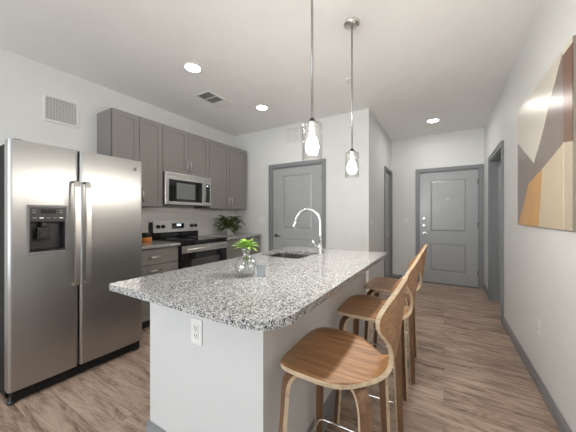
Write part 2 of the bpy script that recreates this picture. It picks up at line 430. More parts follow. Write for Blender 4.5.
# front door
O = (-0.405, YF, 0)
bm = B(); panel_slab(bm, 0.895, 2.043, [(0.165, 0.735, 0.215, 0.735), (0.165, 0.735, 0.945, 1.895)])
d1 = struct('door_1', bm, 'door', (O[0] + 0.015, YF + 0.02, 0))
bm = B(); casing(bm, 0, 0.925, 2.06, 0.058); obj('door_frame', bm, 'trim', d1, (-0.015, -0.02, 0))
lever(d1, 0.065, 0.91, 1, mat='chrome')
for z, r in ((1.195, 0.021), (1.06, 0.021)):
    bm = B(); tube(bm, [(0.065, 0, z), (0.065, -0.018, z)], r, 24); tube(bm, [(0.065, -0.018, z), (0.065, -0.026, z)], 0.016, 16); box(bm, 0.060, 0.070, -0.04, -0.026, z - 0.017, z + 0.017, 0.002)
    obj('deadbolt', bm, 'steel_lt', d1)
bm = B(); tube(bm, [(0.45, 0, 1.545), (0.45, -0.006, 1.545)], 0.011, 16); obj('peephole', bm, 'nickel', d1)
for z in (0.25, 1.08, 1.83): hinge(d1, 0.893, z)
bm = B(); box(bm, -0.012, 0.905, -0.06, 0.05, 0.0, 0.006); obj('threshold', bm, 'steel_dark', d1)

# pantry door by the kitchen
bm = B(); panel_slab(bm, 0.912, 2.038, [(0.185, 0.74, 0.21, 0.86), (0.185, 0.74, 1.02, 1.915)])
d2 = struct('door_2', bm, 'door', (-2.521, YK + 0.02, 0))
bm = B(); casing(bm, 0, 0.94, 2.055, 0.056); obj('door_frame', bm, 'trim', d2, (-0.014, -0.02, 0))
lever(d2, 0.06, 0.905, 1, mat='steel_dark')
for z in (0.25, 1.05, 1.83): hinge(d2, 0.91, z)

# closet door on the hall's left wall (faces +x)
bm = B(); panel_slab(bm, 0.624, 2.052, [(0.11, 0.515, 0.21, 0.80), (0.11, 0.515, 0.95, 1.92)])
d3 = struct('door_3', bm, 'door', (XH - 0.02, 4.823, 0), RX)
bm = B(); casing(bm, 0, 0.65, 2.07, 0.04); obj('door_frame', bm, 'trim', d3, (-0.013, -0.02, 0))
lever(d3, 0.055, 0.90, 1, mat='nickel')

# doorway in the right wall (faces -x), door set back in the jamb
bm = B(); panel_slab(bm, 0.914, 2.034, [(0.16, 0.76, 0.21, 0.80), (0.16, 0.76, 0.95, 1.90)])
d4 = struct('door_4', bm, 'door', (XR + 0.085, 4.817, 0), RL)
bm = B(); casing(bm, 0, 0.94, 2.05, 0.058, inner=0.119); obj('door_frame', bm, 'trim', d4, (-0.013, -0.085, 0))
lever(d4, 0.86, 0.92, -1)

# ---- baseboards --------------------------------------------------
def base_prof(bm, L, h=0.085, t=0.014):
    """runs along local x from 0..L, front faces -y"""
    a = [(0, 0), (-t, 0), (-t, h * 0.72), (-t * 0.55, h * 0.86), (-t * 0.35, h), (0, h)]
    r0 = [bm.verts.new((0, y, z)) for y, z in a]; r1 = [bm.verts.new((L, y, z)) for y, z in a]
    for i in range(len(a)): bm.faces.new((r0[i], r0[(i + 1) % len(a)], r1[(i + 1) % len(a)], r1[i]))
    bm.faces.new(r0[::-1]); bm.faces.new(r1)
bm = B(); base_prof(bm, 3.825 - YB); struct('baseboard_right', bm, 'trim', (XR, 3.825, 0), RL)
bm = B(); base_prof(bm, YF - 4.90); struct('baseboard_right_far', bm, 'trim', (XR, YF, 0), RL)
bm = B(); base_prof(bm, 4.765 - YK); struct('baseboard_hall', bm, 'trim', (XH, YK, 0), RX)
bm = B(); base_prof(bm, 0.42); struct('baseboard_front', bm, 'trim', (-0.886, YF, 0))
bm = B(); base_prof(bm, 0.64); struct('baseboard_kitchen', bm, 'trim', (-1.535, YK, 0))
bm = B(); base_prof(bm, 0.10); struct('baseboard_kitchen_corner', bm, 'trim', (-2.70, YK, 0))
bm = B(); base_prof(bm, 0.45 - YB); struct('baseboard_left', bm, 'trim', (XL, YB, 0), RX)
# tile splashback on the left wall
bm = B(); box(bm, XL, XL + 0.008, 1.42, YK, 0.922, 1.352); struct('trim_1', bm, 'tile')

# ------------------------------------------------------------------ kitchen cabinets (front faces +x)
def shaker(bm, x0, x1, z0, z1, th=0.02, fr=0.058):
    box(bm, x0, x1, -th + 0.007, 0, z0, z1)
    for a in ((x0, x0 + fr, z0, z1), (x1 - fr, x1, z0, z1), (x0 + fr, x1 - fr, z0, z0 + fr), (x0 + fr, x1 - fr, z1 - fr, z1)):
        box(bm, a[0], a[1], -th, -0.003, a[2], a[3])
    for a in ((x0 + fr, x0 + fr + 0.006, z0 + fr, z1 - fr), (x1 - fr - 0.006, x1 - fr, z0 + fr, z1 - fr), (x0 + fr, x1 - fr, z0 + fr, z0 + fr + 0.006), (x0 + fr, x1 - fr, z1 - fr - 0.006, z1 - fr)):
        box(bm, a[0], a[1], -th + 0.003, -0.003, a[2], a[3])
def pull(parent, x, z, vert=True, L=0.135, y=-0.02):
    bm = B(); h = L / 2
    if vert:
        tube(bm, [(x, y - 0.03, z - h), (x, y - 0.03, z + h)], 0.0075, 12)
        for s in (-1, 1): tube(bm, [(x, y, z + s * h * 0.7), (x, y - 0.03, z + s * h * 0.7)], 0.005, 10)
    else:
        tube(bm, [(x - h, y - 0.03, z), (x + h, y - 0.03, z)], 0.0075, 12)
        for s in (-1, 1): tube(bm, [(x + s * h * 0.7, y, z), (x + s * h * 0.7, y - 0.03, z)], 0.005, 10)
    return obj('handle', bm, 'nickel', parent)
UF = -3.07    # carcass front plane; doors stand 2 cm proud
def wall_cabinet(y0, y1, z0, z1, label, hz):
    t = thing('wall_cabinet', label, 'cabinet', (UF, y0, z0), RX, 'grey wall cabinets over the counter'); W = y1 - y0; H = z1 - z0
    bm = B(); box(bm, 0.0005, W - 0.0005, 0, UF - XL - 0.001, 0, H); obj('body', bm, 'cab', t)
    mid = W / 2
    for a, b, hx in ((0.003, mid - 0.0025, mid - 0.03), (mid + 0.0025, W - 0.003, mid + 0.03)):
        bm = B(); shaker(bm, a, b, 0.002, H - 0.002); d = obj('door', bm, 'cab', t)
        pull(d, hx, hz - z0)
    return t
wall_cabinet(1.418, 2.005, 1.353, 2.405, 'tall grey two-door wall cabinet just above and behind the refrigerator', 1.475)
wall_cabinet(2.005, 2.765, 1.805, 2.405, 'short wide grey wall cabinet directly above the microwave', 1.93)
wall_cabinet(2.765, 3.63, 1.353, 2.405, 'tall grey two-door wall cabinet right of the microwave, above the dark plant', 1.47)

LF = -2.765
def base_cabinet(y0, y1, label):
    t = thing('base_cabinet', label, 'cabinet', (LF, y0, 0), RX, 'grey base cabinets along the left wall'); W = y1 - y0
    bm = B(); box(bm, 0.0005, W - 0.0005, 0, LF - XL - 0.002, 0.10, 0.8885); obj('body', bm, 'cab', t)
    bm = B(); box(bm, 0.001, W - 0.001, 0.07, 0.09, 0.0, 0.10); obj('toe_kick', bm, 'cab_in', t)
    return t, W
t, W = base_cabinet(1.40, 2.008, 'grey three-drawer base cabinet between the refrigerator and the range')
for z0, z1 in ((0.705, 0.872), (0.41, 0.70), (0.115, 0.405)):
    bm = B()
    if z1 - z0 < 0.2: box(bm, 0.003, W - 0.003, -0.02, 0, z0, z1, 0.002)
    else: shaker(bm, 0.003, W - 0.003, z0, z1)
    d = obj('drawer', bm, 'cab', t); pull(d, W / 2, z1 - (0.085 if z1 - z0 < 0.2 else 0.06), False)
t, W = base_cabinet(2.775, 3.63, 'grey base cabinet under the dark plant, right of the range')
for k in range(2):
    a, b = (0.003, W / 2 - 0.0015) if k == 0 else (W / 2 + 0.0015, W - 0.003)
    bm = B(); box(bm, a, b, -0.02, 0, 0.705, 0.872, 0.002); d = obj('drawer', bm, 'cab', t); pull(d, (a + b) / 2, 0.787, False)
    bm = B(); shaker(bm, a, b, 0.115, 0.70); d = obj('door', bm, 'cab', t); pull(d, b - 0.03 if k == 0 else a + 0.03, 0.60)
for y0, y1, lb in ((1.40, 2.009, 'short speckled granite countertop between refrigerator and range'), (2.774, 3.635, 'speckled granite countertop right of the range with a dark plant on it')):
    bm = B(); box(bm, XL + 0.009, -2.705, y0, y1, 0.89, 0.92, 0.003); tag(obj('countertop', bm, 'granite'), lb, 'countertop')

# ------------------------------------------------------------------ refrigerator
fr = thing('refrigerator', 'large stainless steel side-by-side refrigerator with water dispenser in its left door', 'refrigerator', (-2.41, 0.508, 0), RX)
FW, FH = 0.876, 1.745
bm = B(); box(bm, 0.004, FW - 0.004, 0.085, 0.93, 0.03, 1.725, 0.006); obj('body', bm, 'black_matte', fr)
bm = B(); box(bm, 0.02, FW - 0.012, 0.03, 0.12, 0.012, 0.078, 0.004)
for k in range(22):
    box(bm, 0.06 + k * 0.034, 0.06 + k * 0.034 + 0.02, 0.026, 0.032, 0.03, 0.065)
obj('base_grille', bm, 'black_matte', fr)
for x in (0.03, FW - 0.04):
    bm = B(); lathe(bm, [(0, 0.0), (0.026, 0.0), (0.026, 0.012), (0.015, 0.02), (0.015, 0.05), (0, 0.05)], x, 0.05, 16); obj('foot', bm, 'black', fr)
for x in (0.03, FW - 0.075):
    bm = B(); box(bm, x, x + 0.05, 0.03, 0.13, 1.7255, 1.757, 0.006); obj('hinge_cover', bm, 'charcoal', fr)
def fridge_door(x0, x1, name):
    bm = B(); r = 0.022; o_ = []
    for cx, cy, a0 in ((x0 + r, r, PI), (x1 - r, r, 1.5 * PI)):
        for i in range(7):
            a = a0 + i * PI / 12; o_.append((cx + r * math.cos(a), cy + r * math.sin(a)))
    # slight crown on the front face
    n = 14; front = []
    for i in range(1, n):
        x = x0 + r + (x1 - x0 - 2 * r) * i / n; front.append((x, -0.004 * math.sin(PI * i / n)))
    outl = o_[:7] + front + o_[7:] + [(x1, 0.075), (x0, 0.075)]
    prism(bm, outl, 0.092, FH)
    for f in bm.faces:
        if len(f.verts) == 4 and f.calc_area() < 0.2: f.smooth = False
    return obj(name, bm, 'steel', fr)
da = fridge_door(0.0, 0.378, 'door'); db = fridge_door(0.386, FW, 'door')
# water dispenser set into the left door
DX0, DX1, DZ0, DZ1 = 0.088, 0.306, 0.975, 1.318
c1 = B(); box(c1, DX0 + 0.012, DX1 - 0.012, -0.03, 0.062, DZ0 + 0.02, 1.205); cut(da, c1)
bm = B()
for a in ((DX0, DX1, DZ0, DZ0 + 0.018), (DX0, DX0 + 0.012, DZ0 + 0.018, 1.30), (DX1 - 0.012, DX1, DZ0 + 0.018, 1.30), (DX0, DX1, 1.30, DZ1)):
    box(bm, a[0], a[1], -0.014, 0.004, a[2], a[3], 0.003)
disp = obj('dispenser', bm, 'mid_grey', fr)
bm = B(); box(bm, DX0 + 0.012, DX1 - 0.012, -0.011, 0.004, 1.205, 1.30); obj('control_panel', bm, 'charcoal', disp)
bm = B(); box(bm, DX0 + 0.068, DX1 - 0.068, -0.0125, -0.0112, 1.258, 1.288); obj('display', bm, 'black_gloss', disp)
for k in range(5):
    bm = B(); box(bm, DX0 + 0.026 + k * 0.036, DX0 + 0.048 + k * 0.036, -0.0125, -0.0112, 1.224, 1.232, 0.0005); obj('button', bm, 'nickel' if k in (1, 4) else 'mid_grey', disp)
for k in (0, 1):
    for z in (1.262, 1.278):
        bm = B(); box(bm, DX0 + 0.024 + k * 0.148, DX0 + 0.044 + k * 0.148, -0.0125, -0.0112, z, z + 0.007, 0.0005); obj('button', bm, 'mid_grey', disp)
bm = B(); X0, X1 = DX0 + 0.013, DX1 - 0.013
box(bm, X0, X1, 0.056, 0.061, DZ0 + 0.021, 1.204); box(bm, X0, X0 + 0.004, 0, 0.056, DZ0 + 0.021, 1.204); box(bm, X1 - 0.004, X1, 0, 0.056, DZ0 + 0.021, 1.204); box(bm, X0, X1, 0, 0.056, 1.200, 1.2045)
obj('recess', bm, 'charcoal', disp)
bm = B(); box(bm, DX0 + 0.055, DX0 + 0.125, 0.008, 0.022, 1.075, 1.165, 0.006); box(bm, DX0 + 0.075, DX0 + 0.105, 0.0, 0.05, 1.165, 1.2, 0.004)
box(bm, DX0 + 0.067, DX0 + 0.113, 0.003, 0.009, 1.085, 1.14, 0.003); obj('paddle', bm, 'black', disp)
bm = B(); box(bm, X0, X1, -0.006, 0.056, DZ0 + 0.019, DZ0 + 0.028)
for k in range(10): box(bm, X0 + 0.012 + k * 0.0175, X0 + 0.022 + k * 0.0175, 0.0, 0.05, DZ0 + 0.028, DZ0 + 0.034)
obj('drip_tray', bm, 'black', disp)
def fridge_handle(x, par):
    z0, z1 = 0.70, 1.525; pts = [(x, -0.002, z0 + 0.03), (x, -0.03, z0 + 0.022), (x, -0.052, z0 + 0.03), (x, -0.062, z0 + 0.07)]
    for i in range(1, 12): pts.append((x, -0.062 - 0.006 * math.sin(PI * i / 12), z0 + 0.07 + (z1 - z0 - 0.14) * i / 12))
    pts += [(x, -0.062, z1 - 0.07), (x, -0.052, z1 - 0.03), (x, -0.03, z1 - 0.022), (x, -0.002, z1 - 0.03)]
    bm = B(); strap(bm, pts, (1, 0, 0), 0.034, 0.014)
    bmesh.ops.bevel(bm, geom=[e for e in bm.edges if e.calc_length() > 0.0], offset=0.0025, segments=2, affect='EDGES')
    obj('handle', bm, 'steel_lt', par)
fridge_handle(0.349, da); fridge_handle(0.419, db)
bm = B()
tube(bm, [(0.805, 0.002, 1.665), (0.805, -0.004, 1.665)], 0.017, 24)
obj('emblem', bm, 'steel_dark', db)
bm = B(); lathe(bm, [(0.0135, 0), (0.0155, 0), (0.0155, 0.0015), (0.0135, 0.0015), (0.0135, 0)], seg=24)
bmesh.ops.rotate(bm, verts=bm.verts[:], cent=(0, 0, 0), matrix=Matrix.Rotation(PI / 2, 3, 'X')); bmesh.ops.translate(bm, verts=bm.verts[:], vec=(0.805, -0.0042, 1.665))
obj('emblem_ring', bm, 'steel_lt', db)

# ------------------------------------------------------------------ microwave
mw = thing('microwave', 'stainless over-the-range microwave with dark window above the range', 'microwave', (-3.005, 2.010, 1.388), RX)
MWW, MWH = 0.75, 0.414
bm = B(); box(bm, 0.003, MWW - 0.003, 0.036, 0.383, 0.004, MWH - 0.003, 0.004)
for k in range(2): box(bm, 0.08 + k * 0.36, 0.30 + k * 0.36, 0.10, 0.20, 0.001, 0.006)
obj('body', bm, 'black', mw)
bm = B(); box(bm, 0, 0.62, 0.0, 0.038, 0.0, MWH - 0.048, 0.004); md = obj('door', bm, 'steel_lt', mw)
bm = B(); box(bm, 0.62, MWW, 0.0, 0.038, 0.0, MWH - 0.048, 0.004); obj('control_side', bm, 'steel_lt', mw)
bm = B(); box(bm, 0, MWW, 0.002, 0.038, MWH - 0.047, MWH, 0.004)
for k in range(26): box(bm, 0.06 + k * 0.0245, 0.078 + k * 0.0245, 0.0005, 0.004, MWH - 0.012, MWH - 0.007)
obj('top_vent', bm, 'steel_lt', mw)
bm = B(); box(bm, 0.05, 0.578, -0.003, 0.002, 0.04, 0.325, 0.001); obj('window', bm, 'black_gloss', md)
bm = B(); box(bm, 0.16, 0.455, -0.0042, -0.0028, 0.075, 0.285); obj('window_screen', bm, 'screen_mesh', md)
bm = B(); pts = [(0.600, 0, 0.035), (0.600, -0.022, 0.04)] + [(0.600, -0.03 - 0.012 * math.sin(PI * i / 10), 0.05 + 0.26 * i / 10) for i in range(11)] + [(0.600, -0.022, 0.32), (0.600, 0, 0.325)]
strap(bm, pts, (1, 0, 0), 0.02, 0.012); obj('handle', bm, 'steel_lt', md)
bm = B(); box(bm, 0.632, 0.722, -0.003, 0.002, 0.05, 0.315, 0.001); cp = obj('control_panel', bm, 'black_gloss', mw)
bm = B(); box(bm, 0.66, 0.69, -0.0045, -0.0028, 0.282, 0.296); obj('display', bm, 'lcd', cp)
bm = B()
for i in range(3):
    for j in range(6): box(bm, 0.642 + i * 0.026, 0.660 + i * 0.026, -0.0042, -0.0028, 0.065 + j * 0.03, 0.085 + j * 0.03)
obj('keypad', bm, 'charcoal', cp)

# ------------------------------------------------------------------ range
rg = thing('range', 'black and stainless electric range between the two counters', 'range', (-2.70, 2.013, 0), RX)
RW = 0.757
bm = B(); box(bm, 0.002, RW - 0.002, 0.03, 0.665, 0.04, 0.905); box(bm, 0.03, RW - 0.03, 0.06, 0.6, 0.0, 0.04); obj('body', bm, 'black', rg)
bm = B(); box(bm, 0, RW, -0.012, 0.665, 0.905, 0.932, 0.005); ck = obj('cooktop', bm, 'black_gloss', rg)
for x, y, r in ((0.2, 0.17, 0.105), (0.56, 0.17, 0.08), (0.2, 0.44, 0.08), (0.56, 0.44, 0.105)):
    bm = B(); lathe(bm, [(r - 0.004, 0.9322), (r, 0.9322), (r, 0.9328), (r - 0.004, 0.9328), (r - 0.004, 0.9322)], x, y, 40); lathe(bm, [(r * 0.6, 0.9322), (r * 0.6 + 0.003, 0.9322), (r * 0.6 + 0.003, 0.9328), (r * 0.6, 0.9328), (r * 0.6, 0.9322)], x, y, 40)
    obj('burner_ring', bm, 'mid_grey', ck)
bm = B(); box(bm, 0.0, RW, 0.60, 0.665, 0.932, 1.155, 0.006); bg = obj('backguard', bm, 'black_gloss', rg)
bm = B()
a = [(0.575, 1.015), (0.60, 1.012), (0.605, 1.168), (0.59, 1.17)]
r0 = [bm.verts.new((0.012, y, z)) for y, z in a]; r1 = [bm.verts.new((RW - 0.012, y, z)) for y, z in a]
for i in range(4): bm.faces.new((r0[i], r0[(i + 1) % 4], r1[(i + 1) % 4], r1[i]))
bm.faces.new(r0[::-1]); bm.faces.new(r1); fp = obj('control_fascia', bm, 'steel_lt', bg)
for x in (0.075, 0.145, RW - 0.145, RW - 0.075):
    bm = B(); tube(bm, [(x, 0.583, 1.095), (x, 0.556, 1.092)], 0.024, 20, radii=[0.026, 0.021]); box(bm, x - 0.005, x + 0.005, 0.549, 0.560, 1.075, 1.11, 0.001); obj('knob', bm, 'black', bg)
bm = B(); box(bm, 0.285, 0.475, 0.571, 0.590, 1.058, 1.135, 0.002); cl = obj('clock_panel', bm, 'black_gloss', bg)
bm = B(); box(bm, 0.355, 0.42, 0.5695, 0.5712, 1.098, 1.124); obj('clock_display', bm, 'lcd', bg)
for i in range(5):
    for z in (1.068, 1.082):
        bm = B(); box(bm, 0.30 + i * 0.037, 0.318 + i * 0.037, 0.5698, 0.5712, z, z + 0.006); obj('clock_button', bm, 'mid_grey', bg)
bm = B(); box(bm, 0.004, RW - 0.004, -0.008, 0.032, 0.235, 0.895, 0.004); od = obj('oven_door', bm, 'black_gloss', rg)
bm = B(); box(bm, 0.004, RW - 0.004, -0.012, -0.006, 0.785, 0.872, 0.002); obj('door_trim', bm, 'steel_lt', od)
bm = B(); box(bm, 0.14, RW - 0.14, -0.0095, -0.0075, 0.36, 0.70); obj('window', bm, 'grey_gloss', od)
bm = B(); tube(bm, [(0.03, -0.055, 0.83), (RW - 0.03, -0.055, 0.83)], 0.013, 14)
for x in (0.06, RW - 0.06): tube(bm, [(x, -0.01, 0.83), (x, -0.055, 0.83)], 0.011, 12)
obj('handle', bm, 'steel_lt', od)
bm = B(); box(bm, 0.004, RW - 0.004, -0.008, 0.032, 0.05, 0.228, 0.004); obj('storage_drawer', bm, 'steel', rg)

# ------------------------------------------------------------------ island
IX0, IX1, IY0, IY1 = -1.36, -0.605, 0.82, 2.38
isl = thing('kitchen_island', 'white-panelled kitchen island base carrying the large granite top', 'island', (0, 0, 0))
bm = B()
box(bm, IX0, IX1, IY0, IY0 + 0.1, 0, 0.8895); obj('panel', bm, 'island_paint', isl)
bm = B(); box(bm, IX1 - 0.12, IX1, IY0 + 0.1, IY1, 0, 0.8895); obj('panel', bm, 'island_paint', isl)
bm = B(); box(bm, IX0 + 0.02, IX1 - 0.12, IY1 - 0.02, IY1, 0, 0.8895); obj('panel', bm, 'island_paint', isl)
bm = B(); box(bm, IX0 + 0.02, IX1 - 0.12, IY0 + 0.1, 1.66, 0.1, 0.8895); obj('cabinet_body', bm, 'cab', isl)
bm = B(); box(bm, IX0 + 0.02, IX1 - 0.12, 1.66, IY1 - 0.02, 0.1, 0.62)
obj('cabinet_body', bm, 'cab', isl)
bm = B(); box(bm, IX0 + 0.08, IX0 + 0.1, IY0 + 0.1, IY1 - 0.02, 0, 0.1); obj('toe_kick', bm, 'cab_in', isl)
n = 3; L0, L1 = IY0 + 0.105, IY1 - 0.003
for k in range(n):
    a = L0 + (L1 - L0) * k / n + 0.002; b = L0 + (L1 - L0) * (k + 1) / n - 0.002
    bm = B(); shaker(bm, -b, -a, 0.115, 0.872); d = obj('door', bm, 'cab', isl, (IX0 + 0.02, 0, 0), RL); pull(d, -a - 0.03, 0.75)
bm = B(); base_prof(bm, IX1 - IX0 + 0.028, 0.14, 0.014); obj('baseboard', bm, 'trim', isl, (IX0 - 0.014, IY0, 0))
bm = B(); base_prof(bm, IY1 - IY0 + 0.014, 0.14, 0.014); obj('baseboard', bm, 'trim', isl, (IX1, IY0 - 0.014, 0), RX)
# granite top with one rounded corner and a sink cut-out
CX0, CX1, CY0, CY1 = -1.372, -0.425, 0.622, 2.41
SX0, SX1, SY0, SY1 = -1.33, -0.935, 1.70, 2.10
def rounded(pts_r):
    out = []
    n = len(pts_r)
    for i, (x, y, r) in enumerate(pts_r):
        if r == 0: out.append((x, y)); continue
        p = Vector((x, y)); a = Vector(pts_r[i - 1][:2]) - p; b = Vector(pts_r[(i + 1) % n][:2]) - p
        a.normalize(); b.normalize(); c = p + (a + b) * r
        s = -b; e = -a
        a0 = math.atan2(s.y, s.x); a1 = math.atan2(e.y, e.x)
        da = (a1 - a0 + PI) % (2 * PI) - PI
        for k in range(13): out.append((c.x + r * math.cos(a0 + da * k / 12), c.y + r * math.sin(a0 + da * k / 12)))
    return out
bm = B(); prism(bm, rounded([(CX0, CY0, 0.012), (CX1, CY0, 0.13), (CX1, CY1, 0.02), (CX0, CY1, 0.012)]), 0.89, 0.92)
bmesh.ops.bevel(bm, geom=[e for e in bm.edges if abs(e.verts[0].co.z - e.verts[1].co.z) < 1e-5], offset=0.004, segments=2, affect='EDGES')
it = obj('countertop', bm, 'granite'); tag(it, 'large speckled grey granite island top with one rounded corner', 'countertop')
c1 = B(); prism(c1, rounded([(SX0, SY0, 0.05), (SX1, SY0, 0.05), (SX1, SY1, 0.05), (SX0, SY1, 0.05)]), 0.8, 1.0); cut(it, c1)
# sink
sk = thing('sink', 'dark stainless undermount sink set into the granite island', 'sink', (0, 0, 0))
bm = B(); q = lambda d: rounded([(SX0 - d, SY0 - d, 0.05), (SX1 + d, SY0 - d, 0.05), (SX1 + d, SY1 + d, 0.05), (SX0 - d, SY1 + d, 0.05)])
loops = [(q(0.02), 0.8895), (q(0.004), 0.8895), (q(-0.004), 0.68), (q(-0.03), 0.665)]
vl = [[bm.verts.new((x, y, z)) for x, y in o_] for o_, z in loops]
for a, b in zip(vl, vl[1:]):
    for k in range(len(a)): bm.faces.new((a[k], a[(k + 1) % len(a)], b[(k + 1) % len(a)], b[k]))
bm.faces.new(vl[-1]); so = obj('basin', bm, 'sinkm', sk)
md_ = so.modifiers.new('thickness', 'SOLIDIFY'); md_.thickness = 0.002; md_.offset = -1
bm = B(); lathe(bm, [(0, 0.6665), (0.035, 0.6665), (0.045, 0.669), (0.045, 0.6655), (0, 0.6655)], (SX0 + SX1) / 2, (SY0 + SY1) / 2, 24); obj('drain', bm, 'nickel', sk)
# faucet
fc = thing('faucet', 'chrome gooseneck pull-down faucet behind the island sink', 'faucet', (-0.885, 2.0, 0.92))
bm = B(); lathe(bm, [(0, 0), (0.027, 0), (0.027, 0.006), (0.021, 0.012), (0.02, 0.075), (0.016, 0.085), (0, 0.085)], seg=24); obj('base', bm, 'chrome', fc)
bm = B(); R = 0.115; pts = [(0, 0, 0.08), (0, 0, 0.16), (0, 0, 0.262)]
for i in range(1, 19):
    a = PI * i / 18 * 0.93; pts.append((-R + R * math.cos(a), -0.012 * i / 18, 0.262 + R * math.sin(a)))
ex, ey, ez = pts[-1]; pts.append((ex - 0.008, ey, ez - 0.02))
tube(bm, pts, 0.0125, 14); obj('spout', bm, 'chrome', fc)
bm = B(); tube(bm, [(ex - 0.006, ey, ez - 0.012), (ex - 0.02, ey, ez - 0.055), (ex - 0.025, ey, ez - 0.075)], 0.015, 16, radii=[0.0145, 0.016, 0.017]); obj('spray_head', bm, 'chrome', fc)
bm = B(); tube(bm, [(0, 0, 0.055), (-0.012, -0.03, 0.058)], 0.012, 12); tube(bm, [(-0.010, -0.028, 0.057), (-0.03, -0.05, 0.085), (-0.045, -0.065, 0.125)], 0.006, 10, radii=[0.008, 0.0065, 0.0055]); obj('lever', bm, 'chrome', fc)

# ------------------------------------------------------------------ bar stools
def interp(xs, ys, x):
    n = len(xs)
    i = max(0, min(n - 2, next((k for k in range(n - 1) if x <= xs[k + 1]), n - 2)))
    def m(k):
        if k == 0: return (ys[1] - ys[0]) / (xs[1] - xs[0])
        if k == n - 1: return (ys[-1] - ys[-2]) / (xs[-1] - xs[-2])
        return (ys[k + 1] - ys[k - 1]) / (xs[k + 1] - xs[k - 1])
    h = xs[i + 1] - xs[i]; t = (x - xs[i]) / h
    return (2 * t**3 - 3 * t**2 + 1) * ys[i] + (t**3 - 2 * t**2 + t) * h * m(i) + (-2 * t**3 + 3 * t**2) * ys[i + 1] + (t**3 - t**2) * h * m(i + 1)
CL = [(-.212, .650), (-.16, .660), (-.08, .661), (0, .657), (.07, .653), (.125, .653), (.165, .661), (.192, .682), (.205, .715), (.212, .76), (.222, .82), (.230, .89), (.237, .955), (.243, .998), (.246, 1.018)]
S_ = [0]
for p, q_ in zip(CL, CL[1:]): S_.append(S_[-1] + math.dist(p, q_))
def s_of_z(z): return next(s for s, c in zip([i * S_[-1] / 900 for i in range(901)], [interp(S_, [c[1] for c in CL], i * S_[-1] / 900) for i in range(901)]) if s > 0.36 and c >= z)
TOT = S_[-1]
WS = [(0, 0), (.004, .100), (.015, .148), (.04, .185), (.09, .206), (.16, .211), (.21, .209), (.26, .197), (.305, .166), (.345, .124), (.385, .086), (.42, .068)]
WS += [(s_of_z(z), v) for z, v in ((.745, .078), (.79, .112), (.84, .158), (.875, .186), (.91, .190), (.94, .168), (.968, .132), (.992, .092), (1.006, .060))] + [(TOT - .005, .035), (TOT, 0)]
def shell_mesh(off_in=0.0):
    N, Mv = 96, 18; TH = 0.016
    bm = B(); P = []
    for i in range(N + 1):
        u = i / N; s = TOT * (0.5 - 0.5 * math.cos(PI * u)) * 0.35 + TOT * u * 0.65
        x = interp(S_, [c[0] for c in CL], s); z = interp(S_, [c[1] for c in CL], s)
        e = 1e-3; s0, s1 = max(0, s - e), min(TOT, s + e)
        tx = interp(S_, [c[0] for c in CL], s1) - interp(S_, [c[0] for c in CL], s0); tz = interp(S_, [c[1] for c in CL], s1) - interp(S_, [c[1] for c in CL], s0)
        l = math.hypot(tx, tz); tx /= l; tz /= l; nx, nz = -tz, tx
        wd = max(0.004, interp([a for a, b in WS], [b for a, b in WS], s))
        k = 0.25 + 1.1 * max(0, min(1, (z - .70) / .15))
        row = []
        for j in range(Mv + 1):
            y = wd * (2 * j / Mv - 1); d = k * y * y
            row.append(Vector((x + nx * d, y, z + nz * d)))
        P.append(row)
    top, bot = [], []
    for i in range(N + 1):
        tr, br_ = [], []
        for j in range(Mv + 1):
            a = P[min(i + 1, N)][j] - P[max(i - 1, 0)][j]; b = P[i][min(j + 1, Mv)] - P[i][max(j - 1, 0)]
            if i in (0, N):
                c = Mv // 2; ii = 1 if i == 0 else N - 1
                a = P[min(ii + 1, N)][c] - P[ii - 1][c]; b = Vector((0, 1, 0))
            nrm = a.cross(b).normalized()
            tr.append(bm.verts.new(P[i][j])); br_.append(bm.verts.new(P[i][j] - nrm * TH))
        top.append(tr); bot.append(br_)
    for i in range(N):
        for j in range(Mv):
            f = bm.faces.new((top[i][j], top[i + 1][j], top[i + 1][j + 1], top[i][j + 1])); f.smooth = True
            f = bm.faces.new((bot[i][j + 1], bot[i + 1][j + 1], bot[i + 1][j], bot[i][j])); f.smooth = True
        for j in (0, Mv):
            f = bm.faces.new((top[i][j], bot[i][j], bot[i + 1][j], top[i + 1][j])); f.material_index = 1
    for i in (0, N):
        for j in range(Mv):
            f = bm.faces.new((top[i][j], top[i][j + 1], bot[i][j + 1], bot[i][j])); f.material_index = 1
    return bm
FEET = [(-0.182, -0.216), (-0.182, 0.212), (0.165, -0.208), (0.165, 0.208)]
def leg_pts(fx, fy):
    kx, ky = fx * 0.86, fy * 0.80
    P0 = Vector((fx * 0.22, fy * 0.22, 0.631)); K = Vector((kx, ky, 0.631)); F = Vector((fx, fy, 0.0))
    pts = [P0, P0.lerp(K, 0.5)]
    d1 = (P0 - K).normalized(); d2 = (F - K).normalized(); r = 0.06
    a, b = K + d1 * r, K + d2 * r
    for i in range(9):
        t_ = i / 8; pts.append(a * (1 - t_)**2 + K * 2 * t_ * (1 - t_) + b * t_**2)
    for i in range(1, 9): pts.append(b.lerp(F, i / 8))
    return pts
